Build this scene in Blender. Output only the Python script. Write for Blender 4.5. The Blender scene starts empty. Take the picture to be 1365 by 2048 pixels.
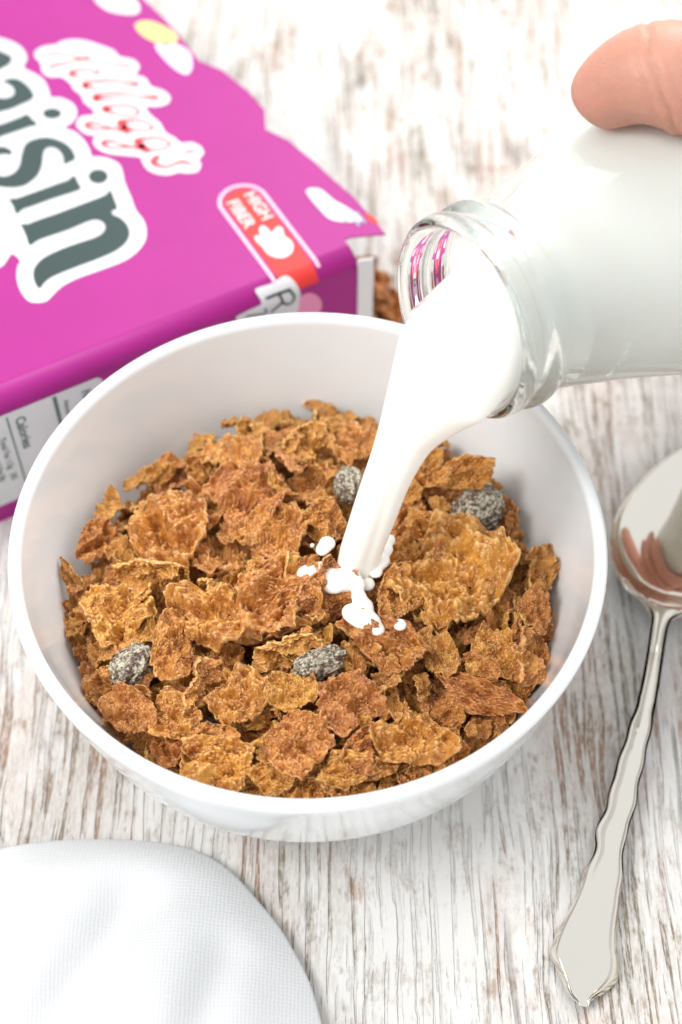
import bpy, bmesh, math, random, json
from mathutils import Vector, Matrix, noise, Euler
from mathutils.geometry import tessellate_polygon
SC = bpy.context.scene; COL = SC.collection; R = math.radians

# ---------------------------------------------------------------- camera
cam = bpy.data.cameras.new('camera'); co = bpy.data.objects.new('camera', cam); COL.objects.link(co); SC.camera = co
cam.sensor_fit = 'VERTICAL'; cam.sensor_height = 36; cam.sensor_width = 24; cam.lens = 50.0
co.location = (0.00829309, -0.20274028, 0.35923397); co.rotation_euler = (math.pi/2 - 0.95395703, 0, 0)
cam.clip_start = 0.01; cam.clip_end = 20
cam.dof.use_dof = True; cam.dof.focus_distance = 0.352; cam.dof.aperture_fstop = 8.0; cam.dof.aperture_blades = 0
# ---------------------------------------------------------------- light: a bright room, big window behind and above the table
w = bpy.data.worlds.new('World'); SC.world = w; w.use_nodes = True
w.node_tree.nodes['Background'].inputs[0].default_value = (0.955, 0.98, 1.0, 1); w.node_tree.nodes['Background'].inputs[1].default_value = 0.80
def area(name, loc, target, size, power, color=(1, 1, 1), sy=None):
    l = bpy.data.lights.new(name, 'AREA'); l.shape = 'RECTANGLE'; l.size = size; l.size_y = sy or size; l.energy = power; l.color = color
    o = bpy.data.objects.new(name, l); COL.objects.link(o); o.location = loc
    o.rotation_euler = (Vector(target) - Vector(loc)).to_track_quat('-Z', 'Y').to_euler(); return o
area('window_light', (0.35, 1.05, 1.15), (0, 0.05, 0), 1.0, 16, (1.0, 0.99, 0.97), 0.8)
area('added_side_key', (-0.75, -0.25, 1.1), (0, 0, 0), 0.5, 9.0, (1, 0.985, 0.96))  # added key lamp, brightens and models the flakes; not a window
SC.view_settings.view_transform = 'Standard'; SC.view_settings.look = 'None'; SC.view_settings.exposure = 0.34; SC.view_settings.gamma = 1
SC.render.engine = 'CYCLES'
cy = SC.cycles; cy.max_bounces = 64; cy.transmission_bounces = 60; cy.diffuse_bounces = 12; cy.glossy_bounces = 40; cy.caustics_refractive = True; cy.caustics_reflective = False

# ---------------------------------------------------------------- helpers
D = json.loads(r'''{"letters":[[[-449.8,1522.8],[-427.5,1491.8],[-416.9,1463.8],[-405.8,1442.9],[-396.5,1423.1],[-395.4,1404.2],[-407.2,1385.4],[-426.4,1374.5],[-454.2,1368.5],[-476.1,1366.4],[-508.3,1370.2]],[[-470.1,1306.2],[-454.6,1308.1],[-436.8,1305.2],[-420.7,1292.7],[-409.2,1268.6],[-402.4,1233.1],[-401.9,1197.9],[-408.3,1177.1],[-429.9,1165.1],[-456.0,1162.4],[-489.2,1157.1],[-515.6,1158.2],[-534.7,1162.1],[-558.3,1165.1],[-528.8,1241.1],[-508.6,1229.1],[-492.2,1217.9],[-472.0,1216.3],[-456.7,1228.5],[-450.5,1249.5],[-453.4,1268.6],[-461.4,1290.7]],[[-463.1,1108.5],[-456.9,1098.2],[-454.6,1073.3],[-449.0,1046.6],[-460.1,1039.5],[-479.1,1043.4],[-514.1,1043.0],[-550.6,1043.6],[-580.9,1044.0],[-605.0,1044.4],[-580.8,1107.0],[-558.5,1101.2],[-527.9,1100.9],[-496.2,1103.3],[-474.9,1104.9]],[[-359.8,1054.0],[-364.4,1047.2],[-371.1,1042.4],[-379.3,1040.3],[-388.3,1041.0],[-397.1,1044.5],[-404.9,1050.3],[-411.0,1058.0],[-414.7,1066.8],[-415.7,1075.9],[-413.9,1084.3],[-409.4,1091.2],[-402.7,1096.0],[-394.4,1098.2],[-385.4,1097.5],[-376.5,1094.0],[-368.7,1088.1],[-362.6,1080.4],[-358.9,1071.5],[-357.9,1062.4]],[[-532.6,956.1],[-521.2,969.3],[-501.5,977.9],[-477.2,977.4],[-451.7,969.7],[-430.6,951.4],[-412.9,925.0],[-401.9,892.7],[-399.9,859.1],[-408.2,825.1],[-428.5,820.4],[-449.2,819.3],[-439.7,849.1],[-437.2,876.8],[-442.8,902.6],[-453.8,915.2],[-469.2,917.4],[-481.2,907.9],[-494.2,886.1],[-506.6,860.9],[-524.2,832.6],[-545.5,809.9],[-571.1,796.0],[-596.1,788.2],[-623.9,792.8],[-649.7,807.3],[-667.6,822.0],[-680.8,838.7],[-685.8,866.4],[-669.0,894.7],[-660.8,890.1],[-649.6,868.1],[-630.1,857.2],[-609.7,858.4],[-589.5,869.2],[-569.9,893.2],[-554.0,922.8]],[[-623.5,1007.0],[-598.3,999.4],[-582.8,987.5],[-573.8,969.4],[-573.3,952.9],[-581.6,944.6],[-595.3,955.6],[-612.8,962.2],[-637.9,969.8]],[[-662.0,754.0],[-640.8,745.2],[-564.8,744.3],[-506.7,744.9],[-468.2,744.4],[-442.5,754.4],[-444.1,718.9],[-447.7,687.8],[-474.2,684.6],[-549.6,688.2],[-606.9,687.8],[-644.5,688.3],[-667.6,677.9],[-663.5,716.6]],[[-350.4,698.0],[-355.8,689.4],[-363.3,683.1],[-372.2,679.7],[-381.5,679.6],[-390.3,682.7],[-397.9,688.8],[-403.5,697.3],[-406.5,707.2],[-406.7,717.8],[-403.9,727.9],[-398.5,736.6],[-391.1,743.0],[-382.2,746.4],[-372.8,746.5],[-363.9,743.4],[-356.2,737.2],[-350.6,728.7],[-347.6,718.7],[-347.6,708.1]],[[-673.8,629.3],[-653.0,620.5],[-618.7,621.5],[-558.8,619.9],[-482.1,620.9],[-420.1,621.6],[-392.1,623.8],[-369.6,635.1],[-375.6,590.8],[-384.7,548.7],[-402.7,547.2],[-406.9,529.1],[-393.6,507.1],[-387.7,469.1],[-394.5,432.9],[-414.9,404.6],[-443.6,386.9],[-481.7,377.6],[-531.5,375.0],[-587.0,375.7],[-639.0,374.8],[-680.9,371.1],[-707.7,359.2],[-727.6,346.2],[-729.6,376.8],[-719.7,414.5],[-699.6,441.5],[-670.6,458.3],[-634.3,465.7],[-584.7,468.7],[-529.6,466.0],[-492.3,464.9],[-466.1,473.0],[-449.9,492.5],[-449.9,518.4],[-468.4,537.4],[-502.0,538.9],[-556.6,535.0],[-612.0,537.5],[-652.9,537.8],[-684.0,529.9],[-679.2,569.5],[-675.2,607.2]]],"halo":[[-567.4,1746.9],[-467.1,1619.5],[-390.4,1531.7],[-362.8,1494.0],[-346.0,1453.0],[-343.9,1407.9],[-355.2,1370.7],[-379.3,1338.0],[-353.0,1277.5],[-345.0,1230.7],[-353.9,1169.9],[-359.0,1149.0],[-329.4,1129.5],[-308.9,1088.6],[-308.0,1053.0],[-322.9,1017.9],[-351.1,993.5],[-379.9,983.9],[-357.7,948.8],[-347.7,898.1],[-350.0,843.8],[-356.9,811.8],[-335.4,797.0],[-311.3,772.5],[-294.9,730.7],[-304.6,682.0],[-314.8,647.6],[-325.4,574.4],[-336.6,515.8],[-334.4,468.5],[-341.7,426.9],[-364.1,381.8],[-404.8,347.7],[-458.2,328.7],[-534.2,327.8],[-606.5,329.9],[-661.2,322.6],[-697.4,305.2],[-726.4,288.9],[-752.7,294.3],[-775.5,316.3],[-780.1,368.0],[-769.9,421.4],[-749.3,465.0],[-734.0,483.1],[-744.1,522.9],[-769.6,503.0],[-799.0,485.6],[-900.1,470.5],[-1021.3,481.9]],"khalo":[[-320.8,1387.0],[-299.9,1408.3],[-269.2,1411.9],[-234.7,1400.9],[-211.7,1408.9],[-171.6,1399.0],[-134.7,1370.0],[-101.2,1322.0],[-73.4,1273.2],[-70.8,1234.7],[-37.3,1199.6],[-31.0,1159.4],[-44.7,1134.7],[-63.2,1121.0],[-40.8,1084.5],[-42.8,1037.9],[-16.8,999.7],[-10.2,956.9],[-30.4,929.4],[-64.3,929.1],[-103.9,947.4],[-105.5,902.4],[-95.8,851.4],[-100.2,801.4],[-85.0,763.2],[-77.4,729.4],[-46.2,715.6],[-29.9,680.8],[-36.5,648.0],[-61.9,629.6],[-68.7,601.1],[-93.4,579.2],[-125.4,590.1],[-146.1,605.2],[-180.7,610.4],[-211.0,634.4],[-227.5,668.5],[-226.5,711.0],[-222.3,730.3],[-270.2,767.9],[-307.1,799.5],[-326.5,839.5],[-324.8,875.3],[-307.6,898.9],[-329.4,918.5],[-340.3,958.2],[-335.6,985.7],[-309.3,1008.8],[-267.3,996.8],[-262.9,1028.7],[-272.4,1072.6],[-266.6,1108.2],[-276.2,1152.8],[-273.1,1182.7],[-286.7,1230.1],[-321.7,1249.7],[-332.4,1287.7],[-320.1,1329.4],[-321.8,1354.7]],"kstrokes":[[[[-304.2,1292.1],[-277.8,1297.5],[-237.5,1289.6],[-201.4,1283.2],[-165.3,1287.6],[-126.0,1287.8]],[9,12,9,9,8,5]],[[[-287.5,1370.0],[-254.6,1353.2],[-220.8,1329.3],[-195.7,1296.4],[-182.8,1281.0]],[8,9,7,10,13]],[[[-185.3,1286.5],[-161.0,1252.5],[-118.8,1215.0],[-82.5,1186.6],[-61.3,1168.3]],[12,7,6,9,9]],[[[-249.0,1216.9],[-248.2,1232.5],[-235.4,1237.5],[-201.4,1226.5],[-171.6,1205.8],[-165.0,1187.6],[-194.5,1186.5],[-229.0,1196.1],[-247.6,1214.6]],[16,20,14,9,8,8,6,6,10]],[[[-235.5,1141.8],[-230.6,1158.8],[-211.7,1157.8],[-170.8,1141.2],[-117.0,1109.6],[-82.9,1077.8],[-78.4,1064.2],[-112.9,1075.6],[-160.1,1099.7],[-209.3,1119.3],[-233.5,1140.7]],[18,20,12,11,7,12,8,5,5,7,16]],[[[-230.6,1064.7],[-223.8,1080.4],[-199.9,1074.8],[-151.9,1053.4],[-100.9,1017.0],[-58.2,983.8],[-49.9,968.2],[-88.0,981.8],[-141.1,1013.1],[-194.2,1044.3],[-226.8,1062.6]],[20,22,12,10,6,13,8,5,5,7,14]],[[[-223.2,995.0],[-222.9,1011.7],[-201.7,1006.0],[-168.4,995.0],[-141.5,970.0],[-133.2,940.8],[-146.7,926.9],[-174.3,939.4],[-204.7,967.0],[-221.3,993.9]],[20,20,10,8,8,8,8,7,7,14]],[[[-207.7,891.5],[-207.7,917.9],[-186.1,913.3],[-146.9,895.2],[-128.7,862.4],[-129.3,838.6],[-156.2,844.0],[-189.2,864.7],[-207.2,887.5]],[24,24,14,8,7,8,7,10,22]],[[[-207.7,865.4],[-223.0,883.6],[-246.7,904.4],[-285.9,921.8],[-307.0,943.3],[-307.4,960.8],[-291.6,962.6],[-269.7,937.5],[-248.6,910.7]],[20,12,10,8,12,18,12,7,8]],[[[-196.1,777.5],[-198.4,808.2],[-173.8,805.5],[-134.5,788.7],[-112.6,755.0],[-116.5,736.6],[-146.5,732.9],[-178.1,745.4],[-196.1,777.5]],[24,20,12,8,7,7,7,10,22]],[[[-190.5,748.8],[-211.2,775.0],[-234.6,795.4],[-273.9,811.5],[-296.6,833.7],[-296.8,852.2],[-278.7,853.1],[-254.1,824.6],[-230.4,794.5]],[18,10,11,7,10,18,12,6,8]],[[[-176.1,704.4],[-193.3,692.4],[-192.0,670.1],[-167.6,647.9],[-139.7,648.0],[-117.2,646.2],[-102.0,634.1],[-96.9,618.3]],[18,20,14,9,9,13,10,5]],[[[-86.2,681.6],[-71.5,677.8],[-58.0,671.7]],[7,10,6]]],"leaf":[[-69.0,228.4],[-58.2,228.9],[-49.6,221.9],[-45.5,241.6],[-37.2,254.7],[-26.9,260.0],[-19.2,251.2],[-16.5,238.7],[-14.0,217.3],[-1.8,226.0],[10.7,232.3],[21.1,228.7],[21.8,212.8],[13.9,186.3],[21.4,160.2],[15.9,132.8],[-4.2,109.5],[-32.7,104.0],[-55.1,118.6],[-68.2,145.3],[-68.3,180.0],[-72.8,206.4]],"flap":[[163.9,83.7],[186.4,86.1],[244.2,63.7],[289.3,43.5],[289.4,71.1],[284.3,243.6],[268.3,334.6],[256.6,435.5],[241.7,512.6],[232.4,570.7],[192.2,655.2],[234.4,743.6],[232.0,847.8],[204.9,995.6],[157.3,1083.8],[158.9,1173.6],[154.8,1342.7],[138.8,1483.9],[125.6,1627.2],[132.6,1798.5]],"patches":[["white",[[166.6,333.1],[209.5,319.7],[223.6,254.1],[240.3,213.5],[261.3,140.1],[245.8,128.4],[177.7,171.6],[163.6,235.8]]],["lilac",[[61.9,1234.1],[124.5,1205.4],[149.4,1138.0],[121.6,1060.7],[84.9,1035.3],[60.5,1110.2]]],["yellow",[[48.1,1369.9],[103.4,1364.9],[148.0,1275.2],[140.7,1215.4],[92.0,1217.3],[49.2,1288.9]]],["white",[[-9.9,1594.1],[96.7,1541.2],[108.8,1460.7],[71.8,1421.9],[-3.3,1490.3]]],["red",[[274.3,153.3],[292.8,132.7],[292.6,92.1],[273.2,108.0]]]],"sideR":[[[[-143.0,494.9],[-113.4,494.9],[-65.7,492.8]],20],[[[-67.8,491.9],[-56.5,469.6],[-59.1,448.2],[-75.4,442.3],[-93.0,455.4],[-98.1,478.2],[-101.7,487.5]],18],[[[-96.8,459.9],[-115.3,449.0],[-133.6,439.6]],20],[[[-217.6,462.8],[-155.4,442.7],[-154.5,461.6]],14]],"sidehalo":[[-168.9,526.5],[-151.0,532.3],[-111.9,529.9],[-72.2,537.1],[-54.6,530.9],[-41.4,504.6],[-34.3,471.0],[-35.3,436.1],[-40.2,402.7],[-53.3,373.2],[-86.6,353.9],[-138.5,376.1],[-227.6,428.2],[-252.4,470.8],[-228.4,478.5],[-192.9,481.4],[-163.2,486.2]],"berry":[[-39.8,417.9],[-34.9,451.1],[-18.5,458.0],[5.6,448.4],[29.5,418.5],[39.3,382.6],[32.7,354.7],[3.6,343.6],[-28.9,365.7],[-42.5,393.6]],"label":[[-1575.4,476.0],[-1001.7,460.1],[-700.2,468.9],[-683.1,446.0],[-685.0,368.2],[-690.4,206.4],[-695.5,135.6],[-826.3,130.4],[-1077.4,96.5],[-1701.5,78.1]],"bars":[[[[-838.3,452.9],[-839.5,302.2]],4.5],[[[-992.1,440.8],[-980.3,179.6]],2.0],[[[-1154.5,444.9],[-1149.4,203.4]],2.0]],"calpos":[[-942.1,424.3],[-948.0,281.2]],"Bp":[-0.0010790601922116717,0.10169044592281329,0.05230000000000001],"ang":0.5102872254229056,"spL":[[2.6,17.9],[16.4,39.6],[50.1,64.3],[83.8,90.6],[103.9,102.6],[122.3,105.3],[170.6,97.8],[253.4,76.7],[335.1,65.0],[402.4,55.0],[457.1,62.1],[519.0,49.1],[585.3,48.7],[719.0,36.3],[858.2,22.1],[1040.6,35.7]],"spR":[[16.3,-18.2],[45.8,-43.8],[78.5,-66.4],[102.2,-72.1],[129.8,-68.2],[159.0,-56.9],[214.7,-46.1],[289.0,-39.5],[364.6,-31.5],[426.1,-22.3],[484.1,-25.9],[543.0,-29.5],[608.4,-26.8],[738.2,-26.2],[870.8,-19.0],[1052.7,-3.7]],"spo":[0.06800076912683466,-0.09903019531921523,0.0040000000000000036],"spax":[0.29288532319623556,0.9561475761911633],"napkin":[[-1170.5,-736.1],[-994.9,-643.0],[-808.3,-588.6],[-712.4,-572.1],[-615.1,-563.8],[-497.1,-563.8],[-378.3,-574.8],[-285.3,-599.5],[-204.8,-649.8],[-124.4,-736.1],[-71.7,-801.0],[-32.7,-864.5],[5.8,-939.0],[37.4,-1045.1],[62.1,-1163.5],[68.5,-1329.4],[36.5,-1634.4]],"M":[0.03561903936708861,0.024307763493512047,0.11568955470883885],"bd":[0.8130462091681605,0.5693010845723744,-0.12186934340514748],"stream":[[[221.63,188.04,1215.94],[425.42,7.02,1087.57]],[[204.46,158.1,1125.83],[388.78,29.36,1034.54]],[[185.46,123.89,1032.69],[343.64,43.61,975.76]],[[169.31,101.85,948.19],[303.95,51.31,912.35]],[[147.73,75.9,860.9],[273.7,46.25,839.89]],[[120.48,43.93,769.36],[248.5,33.89,762.24]],[[94.81,10.85,677.03],[228.64,19.02,682.81]],[[72.13,-19.13,586.88],[204.26,-0.48,600.11]],[[61.64,-32.11,508.8],[185.51,-21.59,516.27]],[[69.18,-54.99,423.7],[160.88,-44.3,431.28]]],"heroes":[[-203.0,373.5,490.2,220.6,206.7,12.7,-25.0,"1","tall golden flake standing against the back wall at the top left of the pile"],[107.2,401.9,476.2,166.5,138.8,0.0,-10.0,"2","rounded orange-brown flake at the back just left of the milk stream"],[-24.2,393.5,491.5,165.4,82.9,42.0,50.0,"3","dark reddish flake poking up between two golden ones at the back of the pile"],[-311.5,329.4,480.1,109.8,96.0,0.0,30.0,"4","small dark brown flake on the left shoulder of the back heap"],[-417.1,330.6,455.6,82.8,69.0,0.0,40.0,"5","small shaded brown flake touching the back left wall of the bowl"],[-161.2,204.9,511.6,275.0,187.3,-18.1,0.0,"6","broad golden flake lying in the middle of the back heap"],[-378.6,118.5,483.6,286.4,199.2,-14.2,5.0,"7","broad golden flake with a torn upper edge on the left side of the pile"],[-574.8,103.4,446.8,182.8,100.2,74.0,25.0,"0","flake leaning on edge against the left wall of the bowl"],[-637.3,-3.7,440.7,141.5,65.8,-59.1,35.0,"1","small curled flake pressed against the leftmost wall of the bowl"],[-406.0,-38.2,487.2,228.3,58.3,-4.7,55.0,"2","long thin flake seen edge-on above the left golden flake"],[-502.8,-131.2,473.6,215.1,179.2,-9.2,5.0,"3","large golden flake above the left raisin"],[-235.8,-168.1,510.1,235.4,189.3,-42.9,12.0,"4","folded golden flake in the centre left of the pile"],[-72.9,-106.7,518.8,331.7,178.1,14.1,5.0,"5","widest flake in the centre of the pile just below the milk stream"],[-78.0,89.6,514.0,225.9,157.6,-12.0,0.0,"6","golden flake left of the milk stream"],[40.0,130.9,512.3,153.8,119.0,35.3,15.0,"7","pinkish brown milk-wetted flake beside the foot of the stream"],[-344.3,-259.0,497.0,196.4,112.3,80.7,15.0,"0","upright golden flake immediately right of the left raisin"],[-267.2,-358.0,500.5,184.5,46.6,65.6,60.0,"1","narrow finger-like curled flake standing upright near the front left"],[-173.1,-401.5,504.8,186.1,164.2,-16.5,0.0,"2","knobbly golden flake at the front centre left"],[-320.3,-444.0,487.5,160.3,145.5,65.7,5.0,"3","golden flake with sharp left point near the front left rim"],[-238.4,-496.0,490.1,131.4,96.1,22.3,25.0,"4","cup shaped flake at the front left"],[-39.6,-379.2,511.8,125.7,85.3,-27.4,5.0,"5","small golden flake below the central raisin"],[-25.3,-509.5,498.8,188.7,155.5,53.3,5.0,"6","lumpy golden flake near the front rim below the central raisin"],[-205.6,-561.2,484.2,229.3,130.9,-12.9,5.0,"7","brown flake lying against the front left rim"],[-50.2,-273.7,517.8,236.0,44.6,14.9,60.0,"0","long thin flake seen edge-on to the left of the central raisin"],[198.2,-241.9,512.0,298.2,124.7,-27.4,8.0,"1","long golden flake slanting down to the right of the central raisin"],[357.1,-53.5,494.4,385.7,258.0,-9.5,0.0,"2","largest flake of all, flat and golden right of the milk stream"],[219.7,-116.8,510.9,179.6,114.5,80.2,15.0,"3","reddish flake between the milk puddle and the largest flake"],[600.0,15.1,447.9,238.4,105.4,77.2,35.0,"4","curled flake standing against the right wall of the bowl"],[574.9,-122.4,459.1,135.1,102.9,60.2,20.0,"5","small orange flake low against the right wall of the bowl"],[387.3,277.5,457.9,238.0,102.6,14.6,20.0,"6","curved golden flake draped over the dark raisin at the back right"],[292.2,313.4,467.0,115.4,82.4,-36.4,10.0,"7","small golden flake just right of the milk stream at the back"],[318.3,115.5,487.9,186.5,106.1,-18.2,20.0,"0","pinkish flake behind the largest flake right of the stream"],[461.4,-266.2,479.4,173.4,150.1,46.9,5.0,"1","rounded golden flake near the right front rim"],[548.1,-250.2,463.9,218.4,40.3,80.5,55.0,"2","narrow flake standing on edge by the right front rim"],[412.0,-366.0,481.9,257.5,98.4,-25.0,20.0,"3","long shaded flake low on the right front side"],[260.2,-497.6,487.9,203.7,132.2,-11.0,5.0,"4","flat golden flake near the front rim, right of centre"],[344.1,-518.2,476.1,125.7,96.1,31.6,10.0,"5","pale flake wedged at the front right rim"],[104.2,-407.2,507.8,202.1,157.9,71.8,10.0,"6","rough brown flake right of and below the central raisin"],[145.7,-520.2,493.7,162.9,107.6,42.4,20.0,"7","crinkled brown flake in front of the bowl's centre"],[-427.5,-410.9,475.9,149.6,110.0,-50.1,15.0,"0","brown flake against the front left wall below the left raisin"],[41.5,-99.5,519.2,202.5,76.4,39.7,40.0,"1","dark brown flake with raised edge directly in front of the stream's foot"],[91.8,-582.1,487.3,177.9,82.9,5.4,10.0,"2","brown flake half hidden behind the front rim"]],"raisins":[[-439.3,-284.9,487.3,53.5],[30.6,-300.1,521.9,51.7],[105.2,263.2,516.1,48.5],[455.2,219.6,475.1,67.6]],"thumb":[[651.8,671.8,1387.3,59.1],[696.4,687.2,1447.4,93.4],[779.4,674.8,1524.3,121.1],[872.6,628.6,1528.3,126.8],[996.7,647.2,1443.5,133.4]],"splash":[[0.1,-43.9,520.0,28.6,0.35],[34.7,-31.7,520.0,26.0,0.35],[18.4,-65.4,525.0,20.8,0.4],[64.4,-68.6,530.0,33.8,0.5],[47.2,47.0,530.0,19.5,0.3],[34.3,26.7,530.0,15.6,0.3],[105.3,-59.9,540.0,26.0,0.5],[122.9,-87.1,540.0,19.5,0.6],[129.2,-113.7,530.0,15.6,0.6],[125.4,-134.3,520.0,10.4,0.5],[206.9,51.2,540.0,15.6,0.5],[193.4,20.0,540.0,16.9,0.5],[181.2,-14.1,540.0,16.9,0.5],[172.1,-41.2,530.0,15.6,0.5],[105.3,-77.5,525.0,16.9,0.6],[150.2,-68.1,515.0,18.2,0.5],[108.8,-156.2,522.0,22.1,0.5],[132.6,-172.1,524.0,28.6,0.5],[157.6,-188.5,522.0,24.7,0.5],[140.5,-138.5,522.0,22.1,0.6],[125.5,-111.2,526.0,14.3,0.6],[187.8,-10.8,535.0,19.5,0.6],[198.6,23.1,540.0,15.6,0.6],[176.2,-207.6,520.0,14.3,0.5],[230.2,-192.8,522.0,15.6,0.5],[216.0,-187.0,500.0,11.7,0.3]],"flapw":[159.4,448.8]}''')
def U(v): return v*1e-4
def tag(o, label=None, cat=None, group=None, kind=None):
    for k, v in (('label', label), ('category', cat), ('group', group), ('kind', kind)):
        if v: o[k] = v
    return o
def link(name, me, mats, parent=None, smooth=True, loc=None):
    o = bpy.data.objects.new(name, me); COL.objects.link(o)
    for m in (mats if isinstance(mats, (list, tuple)) else [mats]): me.materials.append(m)
    if smooth:
        for p in me.polygons: p.use_smooth = True
    if parent: o.parent = parent
    if loc is not None: o.location = loc
    return o
def mesh(name, vs, fs):
    me = bpy.data.meshes.new(name); me.from_pydata([tuple(v) for v in vs], [], fs); me.update(); return me
def empty(name, loc, rz=0):
    o = bpy.data.objects.new(name, None); COL.objects.link(o); o.location = loc; o.rotation_euler = (0, 0, rz); o.empty_display_size = .01; return o
class NT:
    def __init__(s, name, **kw):
        s.m = bpy.data.materials.new(name); s.m.use_nodes = True; s.t = s.m.node_tree; s.n = s.t.nodes; s.b = s.n['Principled BSDF']
        for k, v in kw.items(): s.b.inputs[k.replace('_', ' ')].default_value = v
    def add(s, typ, ins=None, **attrs):
        nd = s.n.new(typ)
        for k, v in attrs.items(): setattr(nd, k, v)
        for k, v in (ins or {}).items():
            if hasattr(v, 'is_output') or isinstance(v, bpy.types.NodeSocket): s.t.links.new(v, nd.inputs[k])
            else: nd.inputs[k].default_value = v
        return nd
    def to(s, sock, inp): s.t.links.new(sock, s.b.inputs[inp])
    def coord(s, scale=(1, 1, 1), kind='Object', rot=(0, 0, 0), loc=(0, 0, 0)):
        c = s.add('ShaderNodeTexCoord'); mp = s.add('ShaderNodeMapping', {'Vector': c.outputs[kind], 'Scale': scale, 'Rotation': rot, 'Location': loc}); return mp.outputs[0]
    def noise(s, vec, scale=1, detail=4, rough=.55, dist=0):
        return s.add('ShaderNodeTexNoise', {'Vector': vec, 'Scale': scale, 'Detail': detail, 'Roughness': rough, 'Distortion': dist}).outputs[0]
    def ramp(s, fac, stops, interp='LINEAR'):
        r_ = s.add('ShaderNodeValToRGB', {'Fac': fac}); cr = r_.color_ramp; cr.interpolation = interp
        while len(cr.elements) < len(stops): cr.elements.new(0.5)
        for e, (p, c) in zip(cr.elements, stops):
            e.position = p; e.color = c if len(c) == 4 else (*c, 1)
        return r_.outputs[0]
    def mix(s, f, a, b, typ='MIX'):
        nd = s.add('ShaderNodeMix', data_type='RGBA', blend_type=typ)
        for i, v in ((0, f), (6, a), (7, b)):
            if isinstance(v, bpy.types.NodeSocket): s.t.links.new(v, nd.inputs[i])
            else: nd.inputs[i].default_value = (v if i == 0 else ((*v, 1) if len(v) == 3 else v))
        return nd.outputs[2]
    def math(s, op, a, b=0.0, clamp=False):
        nd = s.add('ShaderNodeMath', operation=op, use_clamp=clamp)
        for i, v in ((0, a), (1, b)):
            if isinstance(v, bpy.types.NodeSocket): s.t.links.new(v, nd.inputs[i])
            else: nd.inputs[i].default_value = v
        return nd.outputs[0]
    def bump(s, h, strength=.5, dist=.001, normal=None):
        nd = s.add('ShaderNodeBump', {'Height': h, 'Strength': strength, 'Distance': dist})
        if normal: s.t.links.new(normal, nd.inputs['Normal'])
        s.t.links.new(nd.outputs[0], s.b.inputs['Normal']); return nd.outputs[0]
def simple(name, col, rough=.5, **kw):
    return NT(name, Base_Color=(*col, 1), Roughness=rough, **kw).m

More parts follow.
